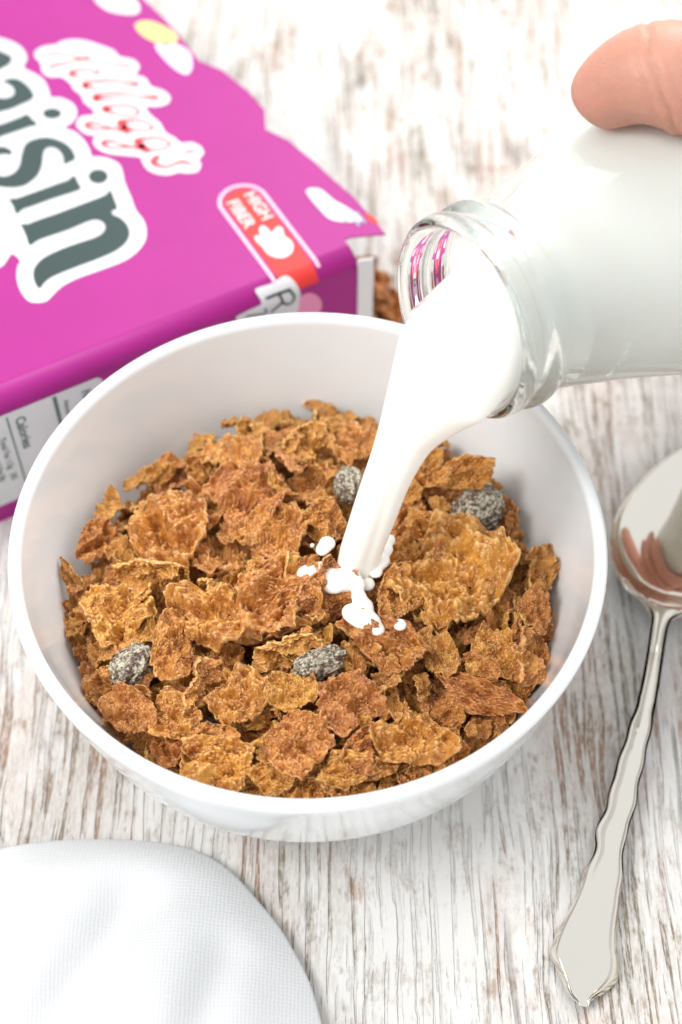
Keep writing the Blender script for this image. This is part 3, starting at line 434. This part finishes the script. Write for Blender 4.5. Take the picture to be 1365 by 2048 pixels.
BOARD = simple('raw_white_board', (.82, .82, .83), .7); BERRY = card('berry_print', (.78, .28, .46)); YEL = card('yellow_print', (.85, .60, .22)); LIL = card('lilac_print', (.74, .62, .80)); INK = card('small_print', (.10, .16, .13)); SCR = card('script_red_print', (.70, .05, .07))
def wrapmap(x, y, lift):          # unrolled card -> box space; y < RC runs over the crease and down the side
    if y >= RC: return Vector((x, y, HB+lift))
    s = RC-y; a = s/RC
    if a < math.pi/2: return Vector((x, RC-(RC+lift)*math.sin(a), HB-RC+(RC+lift)*math.cos(a)))
    return Vector((x, -lift, HB-RC-(s-RC*math.pi/2)))
def top_map(x, y, lift): return Vector((x, y, HB+lift))
def side_map(x, z, lift): return Vector((x, -lift, z))
def sheet(name, poly, mp, lift, mat, parent, thick=0):
    tri = tessellate_polygon([[Vector((x, y, 0)) for x, y in poly]]); n = len(poly)
    vs = [mp(x, y, lift) for x, y in poly]; fs = [tuple(t) for t in tri]
    if thick:
        vs += [mp(x, y, lift-thick) for x, y in poly]; fs += [tuple(i+n for i in t[::-1]) for t in tri] + [(i, (i+1) % n, n+(i+1) % n, n+i) for i in range(n)]
    me = mesh(name, vs, fs); bm = bmesh.new(); bm.from_mesh(me); bmesh.ops.recalc_face_normals(bm, faces=bm.faces)
    if not thick:
        for f in bm.faces:
            f.normal_update()
            if (f.normal.z + -f.normal.y) < 0: f.normal_flip()
    bm.to_mesh(me); bm.free(); return link(name, me, mat, parent, smooth=False)
def unroll(z): return RC - RC*math.pi/2 - (HB-RC-z)
def wrap_sheet(name, poly, lift, mat, parent):
    tri = tessellate_polygon([[Vector((x, y, 0)) for x, y in poly]])
    bm = bmesh.new(); vv = [bm.verts.new((x, y, 0)) for x, y in poly]
    for t_ in tri:
        try: bm.faces.new([vv[i] for i in t_])
        except ValueError: pass
    for k in range(14):
        y = RC - RC*math.pi/2*k/10
        bmesh.ops.bisect_plane(bm, geom=bm.verts[:]+bm.edges[:]+bm.faces[:], plane_co=(0, y, 0), plane_no=(0, 1, 0))
    for v in bm.verts: v.co = wrapmap(v.co.x, v.co.y, lift)
    me = bpy.data.meshes.new(name); bm.to_mesh(me); bm.free(); return link(name, me, mat, parent, smooth=False)
def ribbon(name, pts, widths, mp, lift, mat, parent, n=5, caps=True):
    P = spline([(*p, w) for p, w in zip(pts, widths)], n); vs, fs = [], []
    for i, (x, y, w_) in enumerate(P):
        a, b = P[max(0, i-1)], P[min(len(P)-1, i+1)]; dx, dy = b[0]-a[0], b[1]-a[1]; l = math.hypot(dx, dy) or 1
        vs += [mp(x-dy/l*w_/2, y+dx/l*w_/2, lift), mp(x+dy/l*w_/2, y-dx/l*w_/2, lift)]
    fs = [(2*i, 2*i+1, 2*i+3, 2*i+2) for i in range(len(P)-1)]
    if caps:
        for (x, y, w_) in (P[0], P[-1]):
            b = len(vs); vs += [mp(x+w_/2*math.cos(2*math.pi*k/12), y+w_/2*math.sin(2*math.pi*k/12), lift+.00001) for k in range(12)]; fs.append(tuple(range(b, b+12)))
    return link(name, mesh(name, vs, fs), mat, parent, smooth=False)
def hardbox(name, lo, hi, mat, parent):
    x0, y0, z0 = lo; x1, y1, z1 = hi
    vs = [(x, y, z) for z in (z0, z1) for y in (y0, y1) for x in (x0, x1)]
    fs = [(0, 2, 3, 1), (4, 5, 7, 6), (0, 1, 5, 4), (2, 6, 7, 3), (0, 4, 6, 2), (1, 3, 7, 5)]
    return link(name, mesh(name, vs, fs), mat, parent, smooth=False)
TH = .0006
# front panel: flat sheet with the torn flap + its rounded crease
fl = [(U(x), U(y)) for x, y in D['flap']]
poly = [(XL, RC), (XE, RC)] + [fl[0]] + fl[1:] + [(fl[-1][0], WD), (XL, WD)]
fp = sheet('front_panel', poly, top_map, 0, MAG, box, TH)
vs, fs = [], []
for k in range(13):
    y = RC - RC*math.pi/2*k/12
    vs += [wrapmap(XL, y, 0), wrapmap(XE, y, 0)]
fs = [(2*k, 2*k+2, 2*k+3, 2*k+1) for k in range(12)]
cr = link('folded_edge', mesh('folded_edge', vs, fs), MAG, fp)
sm = cr.modifiers.new('thickness', 'SOLIDIFY'); sm.thickness = TH; sm.offset = -1
hardbox('side_panel', (XL, 0, .0008), (XE, TH, HB-RC), MAG, box)
hardbox('side_panel', (XL, WD-TH, .0008), (.012, WD, HB-TH), MAG, box)
hardbox('back_panel', (XL, 0, .0001), (XE, WD, .0007), MAG, box)
hardbox('bottom_end', (XL-TH, 0, .0008), (XL, WD, HB-.0002), MAG, box)
vs = [(XE+.0002, .0001, .001), (XE+.0056, -.0002, .001), (XE+.0060, .0004, HB-.004), (XE+.0002, .0001, HB-.002)]
sf = link('side_flap', mesh('side_flap', [*vs, *[(x, y+.0006, z) for x, y, z in vs]], [(0, 1, 2, 3), (7, 6, 5, 4), (0, 4, 5, 1), (1, 5, 6, 2), (2, 6, 7, 3), (3, 7, 4, 0)]), BOARD, box, smooth=False); sf['label'] = 'white inner flap at the open end'
# large word with its white outline
poly = smooth_closed([(U(x), U(y)) for x, y in D['halo']], 3)
hl = sheet('word_outline', poly, top_map, .00008, WHT, fp)
for L_ in D['letters']: sheet('letter', smooth_closed([(U(x), U(y)) for x, y in L_], 3), top_map, .00016, GRY, fp)
sheet('script_outline', smooth_closed([(U(x), U(y)) for x, y in D['khalo']], 3), top_map, .00008, WHT, fp)
Ksc = .00355/3.792*.045
for p, w_ in D['kstrokes']:
    ribbon('script_letter', [(U(x), U(y)) for x, y in p], [a*12.0e-5 for a in w_], top_map, .00016, SCR, fp, 4)
# badge
bx0, bx1 = -.01015, .0046; bc, bw = (bx0+bx1)/2, (bx1-bx0)/2; ytop = .0385
P = [(bx0, .0030)] + [(bx0, y) for y in (.010, .02, .03)] + [(bc - bw*math.cos(a), ytop + bw*math.sin(a)) for a in [math.pi*k/10 for k in range(11)]] + [(bx1, y) for y in (.03, .02, .010)] + [(bx1, .0030)]
ribbon('badge_outline', P, [.0012]*len(P), wrapmap, .00016, PNK, fp, 3)
vs, fs = [], []; iw = bw-.0014
rows = [ytop+iw*math.sin(math.pi/2*(1-k/8)) for k in range(9)] + [.03, .02, .01, .006] + [RC-.0004*k for k in range(0, 20)]
for y in rows:
    h_ = iw if y <= ytop else math.sqrt(max(0, iw*iw-(y-ytop)**2)); vs += [wrapmap(bc-h_, y, .0001), wrapmap(bc+h_, y, .0001)]
fs = [(2*k, 2*k+2, 2*k+3, 2*k+1) for k in range(len(rows)-1)]
link('badge', mesh('badge', vs, fs), REDP, fp)
sheet('leaf_emblem', smooth_closed([(U(x), U(y)) for x, y in D['leaf']], 3), top_map, .00018, WHT, fp)
def word(name, txt, size, mat, parent, M, bold=.0002, sx=1):
    cu = bpy.data.curves.new(name, 'FONT'); cu.body = txt; cu.size = size; cu.offset = bold; cu.align_x = 'CENTER'; cu.align_y = 'CENTER'; cu.resolution_u = 3
    ob = bpy.data.objects.new(name, cu); COL.objects.link(ob); dg = bpy.context.evaluated_depsgraph_get(); dg.update()
    me = bpy.data.meshes.new_from_object(ob.evaluated_get(dg)); bpy.data.objects.remove(ob); me.name = name
    me.transform(M @ Matrix.Diagonal((sx, 1, 1, 1))); me.materials.clear(); return link(name, me, mat, parent, smooth=False)
def top_text(x, y, lift=.00019): return Matrix(((0, 1, 0, x), (-1, 0, 0, y), (0, 0, 1, HB+lift), (0, 0, 0, 1)))       # reads across the box, letter tops towards the open end
word('badge_word', 'HIGH', .0056, WHT, fp, top_text(.0004, .0345), .00012, 1.0)
word('badge_word', 'FIBER', .0056, WHT, fp, top_text(-.0060, .0340), .00012, 1.0)
for kind, pts_ in D['patches']:
    sheet('flap_print', smooth_closed([(U(x), U(y)) for x, y in pts_], 3), top_map, .0001, {'white': WHT, 'lilac': LIL, 'yellow': YEL, 'red': REDP}[kind], fp)
# side panel print
sp = [o for o in box.children if o.name == 'side_panel'][0]
def side_safe(p): return [(U(x), min(U(z), HB-RC-.0002)) for x, z in p]
lab = [(-.2600, .0458), (-.0705, .0458), (-.0690, .0446), (-.0690, .0090), (-.0705, .0075), (-.2600, .0075)]
sheet('nutrition_label', lab, side_map, .00008, WHT, sp)
def vbar(x, z0, z1, wd): return sheet('label_rule', [(x-wd/2, z0), (x+wd/2, z0), (x+wd/2, z1), (x-wd/2, z1)], side_map, .00016, INK, sp)
vbar(-.0838, .0100, .0450, .0012); vbar(-.0985, .0100, .0445, .0005); vbar(-.1150, .0100, .0445, .0005); vbar(-.129, .0100, .0445, .0010)
def side_text(x, z): return Matrix(((0, 1, 0, x), (0, 0, -1, -.00018), (-1, 0, 0, z), (0, 0, 0, 1)))                    # reads downwards
rn = random.Random(3)
word('label_word', 'Calories', .0042, INK, sp, side_text(-.0950, .0355), .0001)
word('label_word', '250', .0050, INK, sp, side_text(-.0900, .0180), .00015)
word('label_word', 'Amount per serving', .0023, INK, sp, side_text(-.0808, .0325), .00003)
word('label_word', 'Nutrition', .0040, INK, sp, side_text(-.0745, .0350), .0001)
for k, tx in enumerate(('Total Fat 1.5g   2%', 'Saturated Fat 0g', 'Sodium 250mg  11%', 'Total Carb. 58g', 'Dietary Fiber 9g', 'Total Sugars 21g')):
    word('label_word', tx, .0026, INK, sp, side_text(-.1015-.0033*k if k < 4 else -.1035-.0033*k, .027), .00004)
wrap_sheet('word_outline', smooth_closed([(U(x), unroll(U(z))) for x, z in D['sidehalo']], 3), .00012, WHT, sp)
for p, w_ in D['sideR']: ribbon('letter', [(U(x), unroll(U(z))) for x, z in p], [w_*4.6e-5]*len(p), wrapmap, .00024, GRY, sp, 4)
wrap_sheet('berry_print', smooth_closed([(U(x), unroll(U(z))) for x, z in D['berry']], 3), .00016, BERRY, sp)
BLU = card('blue_grey_print', (.30, .42, .50))
for x, y, l in ((.0185, .028, .008), (.0210, .024, .010), (.0235, .0195, .009), (.0258, .017, .006)):
    for k in range(4): sheet('flap_print', [(x-.0004, y-l*k/4), (x+.0004, y-l*k/4), (x+.0004, y-l*k/4-l*.17), (x-.0004, y-l*k/4-l*.17)], top_map, .00018, BLU, fp)

# flakes spilled from the open end
for i, (x, y, z, s, hd, tl) in enumerate([(.0150, .1480, .0060, .0075, 20, 25), (.0185, .1405, .0080, .0095, 70, -20), (.0255, .1330, .0060, .0090, 130, 15), (.0140, .1330, .0050, .0090, 200, 10), (.0220, .1230, .0060, .0085, 10, -15), (.0190, .1370, .0030, .0095, 40, 5)]):
    put_flake(FL[(i*5+2) % 12], Vector((x, y, z)), s, s*.8, hd, tl, 8*(i-2), 'bran flake spilled on the table between the open carton end and the bowl', 'flakes spilled from the carton')

# ---------------------------------------------------------------- spoon
spn = empty('spoon', (D['spo'][0], D['spo'][1], 0), math.atan2(D['spax'][1], D['spax'][0])); tag(spn, 'polished silver spoon with scalloped handle lying right of the bowl', 'spoon')
def side_pts(L_, s0, extra): return [[-.0004, s0*.8], [.0002, s0]] + [[U(a), U(b)] for a, b in L_ if .0012 < U(a) < .1015] + extra
hL = side_pts(D['spL'], .0014, [[.1060, .0030], [.1110, .0036], [.1140, .0058], [.1165, .0089]])
hR = side_pts(D['spR'], -.0016, [[.1060, -.0010], [.1110, -.0019], [.1140, -.0048], [.1165, -.0085]])
def interp(hs, s):
    for i in range(len(hs)-1):
        if hs[i][0] <= s <= hs[i+1][0]:
            a, b, c, d = hs[max(0, i-1)], hs[i], hs[i+1], hs[min(len(hs)-1, i+2)]; t = (s-b[0])/max(1e-7, c[0]-b[0])
            m0, m1 = (c[1]-a[1])/max(1e-6, c[0]-a[0])*(c[0]-b[0]), (d[1]-b[1])/max(1e-6, d[0]-b[0])*(c[0]-b[0])
            return (2*t**3-3*t*t+1)*b[1]+(t**3-2*t*t+t)*m0+(-2*t**3+3*t*t)*c[1]+(t**3-t*t)*m1
    return hs[0][1] if s < hs[0][0] else hs[-1][1]
def outline(s):
    if s <= .1165: return interp(hL, s), interp(hR, s)
    u = (s-.1165)/.0600; u = min(1, max(0, u)); w0 = .0087; 
    w_ = w0*(1-u)**2 + .0174*(math.sin(math.pi*min(1, (u*.93+.07)**.80)))**.62*(1-(1-u)**5*.75) if u < 1 else .0
    return w_, -w_-.0004
rows = []; s = -.0004
while s < .1165: rows.append(s); s += .0005
rows += [.1165+.0600*(1-math.cos(math.pi/2*k/55))**1.0 if False else .1165+.0600*math.sin(math.pi/2*k/60) for k in range(61)]
NC = 48; vs = []
def zc(s):
    P_ = [(-.002, .0030), (.02, .0034), (.045, .0046), (.075, .0082), (.100, .0112), (.1165, .0108), (.145, .0105), (.178, .0108)]
    for (a, za), (b, zb) in zip(P_, P_[1:]):
        if a <= s <= b: t = (s-a)/(b-a); t = t*t*(3-2*t); return za+(zb-za)*t
    return P_[-1][1]
for s in rows:
    l, r_ = outline(s); c, hw = (l+r_)/2, (l-r_)/2
    if .025 < s < .085: hw += .00022*math.sin(s*2*math.pi/.0105)*min(1, (s-.025)/.01)
    bl = max(0, min(1, (s-.1120)/.012)); bl = bl*bl*(3-2*bl); u = max(0, min(1, (s-.1140)/.0625))
    dep = .0092*math.sin(math.pi*min(1, u**.85))**.75 if 0 < u < 1 else 0
    for k in range(NC+1):
        v = -math.cos(math.pi*k/NC); av = abs(v)
        endf = min(1, max(0, (s+.0004)/.0035))
        hd = .00075*math.exp(-((av-.80)/.09)**2) - .0016*max(0, (av-.84)/.16)**1.6 + (.0013*(1-v*v) if s > .06 else (.0006+.0007*max(0, s/.06))*(1-v*v)) - .0005*(1-endf)
        if s < .075: hd *= min(1, hw/.0035)
        hb_ = -dep*(1-v*v)**.9
        vs.append(Vector((s, c+v*hw, zc(s) + hd*(1-bl) + hb_*bl)))
fs = []; nr = len(rows)
for i in range(nr-1):
    for k in range(NC):
        a = i*(NC+1)+k; fs.append((a, a+NC+1, a+NC+2, a+1))
me = mesh('spoon_all', vs, fs)
if me.polygons[0].normal.z < 0: me.flip_normals()
for p in me.polygons: p.use_smooth = True
me.update(); nrm = [v.normal.copy() for v in me.vertices]
split = next(i for i, s in enumerate(rows) if s > .1125)
SIL = NT('polished_silver', Base_Color=(.80, .755, .68, 1), Metallic=1, Roughness=.075)
SIL.bump(SIL.noise(SIL.coord((60, 60, 60)), 1, 3), .04, .003)
def part_rows(name, r0, r1):
    vv = vs[r0*(NC+1):(r1+1)*(NC+1)]; TK = .0012; n = len(vv)
    nn = nrm[r0*(NC+1):(r1+1)*(NC+1)]
    nn = [x if x.z > 0 else -x for x in nn]
    allv = vv + [p-q*TK*min(1, .12+max(0, p.x)/.007) for p, q in zip(vv, nn)]
    ff = [(i*(NC+1)+k, (i+1)*(NC+1)+k, (i+1)*(NC+1)+k+1, i*(NC+1)+k+1) for i in range(r1-r0) for k in range(NC)]
    R_ = r1-r0
    ff += [tuple(x+n for x in f[::-1]) for f in ff]
    ff += [(i*(NC+1), i*(NC+1)+n, (i+1)*(NC+1)+n, (i+1)*(NC+1)) for i in range(R_)]
    ff += [(i*(NC+1)+NC, (i+1)*(NC+1)+NC, (i+1)*(NC+1)+NC+n, i*(NC+1)+NC+n) for i in range(R_)]
    if r0 == 0: ff += [(k, k+1, k+1+n, k+n) for k in range(NC)]
    if r1 == nr-1: ff += [(R_*(NC+1)+k, R_*(NC+1)+k+n, R_*(NC+1)+k+1+n, R_*(NC+1)+k+1) for k in range(NC)]
    me = mesh(name, allv, ff); bm = bmesh.new(); bm.from_mesh(me); bmesh.ops.recalc_face_normals(bm, faces=bm.faces); bm.to_mesh(me); bm.free()
    o = link(name, me, SIL.m, spn); me.normals_split_custom_set_from_vertices([*nn, *[-x for x in nn]]); return o
part_rows('handle', 0, split); part_rows('spoon_bowl', split, nr-1)

# ---------------------------------------------------------------- napkin
B_ = spline([(U(x), U(y)) for x, y in D['napkin']], 8); CX, CY = -.105, -.190; vs, fs = [], []; NR = 60
nl = NT('white_cotton', Roughness=.85, Base_Color=(.67, .675, .68, 1), Sheen_Weight=.2)
cv = nl.coord((1, 1, 1)); wv = nl.math('ADD', nl.add('ShaderNodeTexWave', {'Vector': cv, 'Scale': 330, 'Distortion': 2.5, 'Detail': 2}).outputs[1], nl.add('ShaderNodeTexWave', {'Vector': cv, 'Scale': 330, 'Distortion': 2.5, 'Detail': 2}, bands_direction='Y').outputs[1])
nl.bump(nl.math('ADD', wv, nl.math('ADD', nl.noise(cv, 1100, 3), nl.math('MULTIPLY', nl.noise(cv, 110, 4), 3.0))), .17, .0004)
for i, (x, y) in enumerate(B_):
    for k in range(-4, NR+1):
        if k <= 0:
            a = (k+4)/4*math.pi/2; X, Y = x, y; dx, dy = CX-x, CY-y; l = math.hypot(dx, dy); ins = .0035*(1-math.sin(a)) 
            off = -.0035*math.sin(a)+.0035; z = .0002 + .0035*(1-math.cos(a)); p = Vector((x+dx/l*(off-.0)*.6, y+dy/l*off*.6, z)); 
        else:
            t = (k/NR)**1.3; p = Vector((x+(CX-x)*t, y+(CY-y)*t, 0)); d_ = (p-Vector((x, y, 0))).length
            z = .0037 + .0050*(1-math.exp(-d_/.0085))
            q = Vector((p.x, p.y, 0)); ang_ = math.atan2(p.y-CY, p.x-CX); amp = 1-math.exp(-d_/.014)
            z += amp*(.0080*math.sin(ang_*6.2+1.3+d_*20) + .0022*math.sin(ang_*11.7+.4-d_*45) + .0016*noise.noise(q*28+Vector((3, 1, 2))) + .0005*noise.noise(q*90))
            for (x0, y0), (x1, y1), dep_, wd_ in (((-.100, -.080), (-.050, -.072), .0060, .0085), ((-.046, -.078), (-.072, -.125), .0075, .0075), ((-.020, -.090), (-.034, -.135), .0045, .0060), ((-.085, -.070), (-.030, -.068), -.0025, .0060)):
                ex, ey = x1-x0, y1-y0; L2 = ex*ex+ey*ey; tt = ((p.x-x0)*ex+(p.y-y0)*ey)/L2; tt = max(0, min(1.8, tt)); dd = math.hypot(p.x-x0-ex*tt, p.y-y0-ey*tt)
                z -= .95*amp*dep_*math.exp(-(dd/wd_)**2)
            z += .0030*amp
            p.z = z
        vs.append(p)
rowl = NR+5
for i in range(len(B_)-1):
    for k in range(rowl-1):
        a = i*rowl+k; fs.append((a, a+1, a+rowl+1, a+rowl))
me = mesh('napkin', vs, fs)
if me.polygons[rowl*5+30].normal.z < 0: me.flip_normals()
na = link('napkin', me, nl.m); so = na.modifiers.new('thickness', 'SOLIDIFY'); so.thickness = .0006; so.offset = -1
tag(na, 'soft white cotton napkin with gentle folds in the lower left corner', 'napkin')

# ---------------------------------------------------------------- hand holding the bottle
T = [(Vector((U(a), U(b), U(c))), U(r_)) for a, b, c, r_ in D['thumb']]
V, E, RAD = [], [], []
def node(p, r_, par=None):
    V.append(p); RAD.append(r_); 
    if par is not None: E.append((par, len(V)-1))
    return len(V)-1
def bot(t, ang_, r_): return M0 + BD*t + AX*(r_*math.cos(R(ang_))) + AY*(r_*math.sin(R(ang_)))
wrist = node(bot(.210, 205, .060)+Vector((.02, -.01, 0)), .027); palm = node(bot(.175, 210, .060), .022, wrist); palm2 = node(bot(.150, 215, .056), .016, palm)
fa = node(V[0]+Vector((.08, -.01, .0)), .034, wrist); fa2 = node(V[0]+Vector((.20, -.03, .0)), .042, fa)
tb = node(bot(.150, 120, .058), .0165, palm); p_ = tb
for c, r_ in T[::-1][0:]: p_ = node(c + Vector((0, 0, .0008)), r_*1.08, p_)
for i, (t, ln) in enumerate(((.135, 300), (.153, 325), (.171, 320), (.188, 290))):
    q = palm2 if i < 2 else palm
    for j in range(5):
        a = 175 + (ln-150)*(j)/4*.92; q = node(bot(t, a, .0405+.0095-.0006*j), (.0100 if i < 3 else .0085)*(1-.07*j), q)
me = bpy.data.meshes.new('person'); me.from_pydata([tuple(v) for v in V], E, []); me.update()
ho = bpy.data.objects.new('person', me); COL.objects.link(ho)
sk = ho.modifiers.new('skin', 'SKIN'); sk.use_smooth_shade = True; sk.branch_smoothing = .6
for i, d_ in enumerate(me.skin_vertices[0].data): d_.radius = (RAD[i], RAD[i]); d_.use_root = (i == 0)
ss = ho.modifiers.new('smooth', 'SUBSURF'); ss.levels = 4; ss.render_levels = 4
dg = bpy.context.evaluated_depsgraph_get(); dg.update(); hm = bpy.data.meshes.new_from_object(ho.evaluated_get(dg)); bpy.data.objects.remove(ho); hm.name = 'person'
ta = (T[3][0]-T[1][0]).normalized(); J = T[2][0].lerp(T[3][0], .35)
hm.update(); nv = [v.normal.copy() for v in hm.vertices]
for v, n_ in zip(hm.vertices, nv):
    q = v.co - J; a = q.dot(ta); l = (q-ta*a).length
    if abs(a) < .02 and l < .03:
        cc = a + .0010*noise.noise(v.co*150) + .28*q.y
        g_ = .0009*math.exp(-((cc)/.0006)**2) + .0003*math.exp(-((cc+.0032)/.0005)**2) + .00022*math.exp(-((cc-.0030)/.0005)**2)
        v.co -= n_*g_
sk_ = NT('skin', Roughness=.46, Subsurface_Weight=.45, Subsurface_Scale=1.0)
sk_.b.inputs['Subsurface Radius'].default_value = (.0042, .0016, .0008)
v3 = sk_.coord(); c = sk_.mix(sk_.noise(v3, 70, 4), (.46, .205, .14), (.60, .315, .235)); c = sk_.mix(sk_.ramp(sk_.noise(v3, 500, 3), [(.4, (0, 0, 0)), (.7, (.35, .35, .35))]), c, (.66, .28, .19)); sk_.to(c, 'Base Color')
vor = sk_.add('ShaderNodeTexVoronoi', {'Vector': v3, 'Scale': 1500}).outputs['Distance']
sk_.bump(sk_.math('ADD', vor, sk_.math('MULTIPLY', sk_.noise(v3, 250, 4), 1.5)), .22, .0004)
ho = link('person', hm, sk_.m)
tag(ho, 'bare hand with its thumb curled over the top of the milk bottle', 'person')
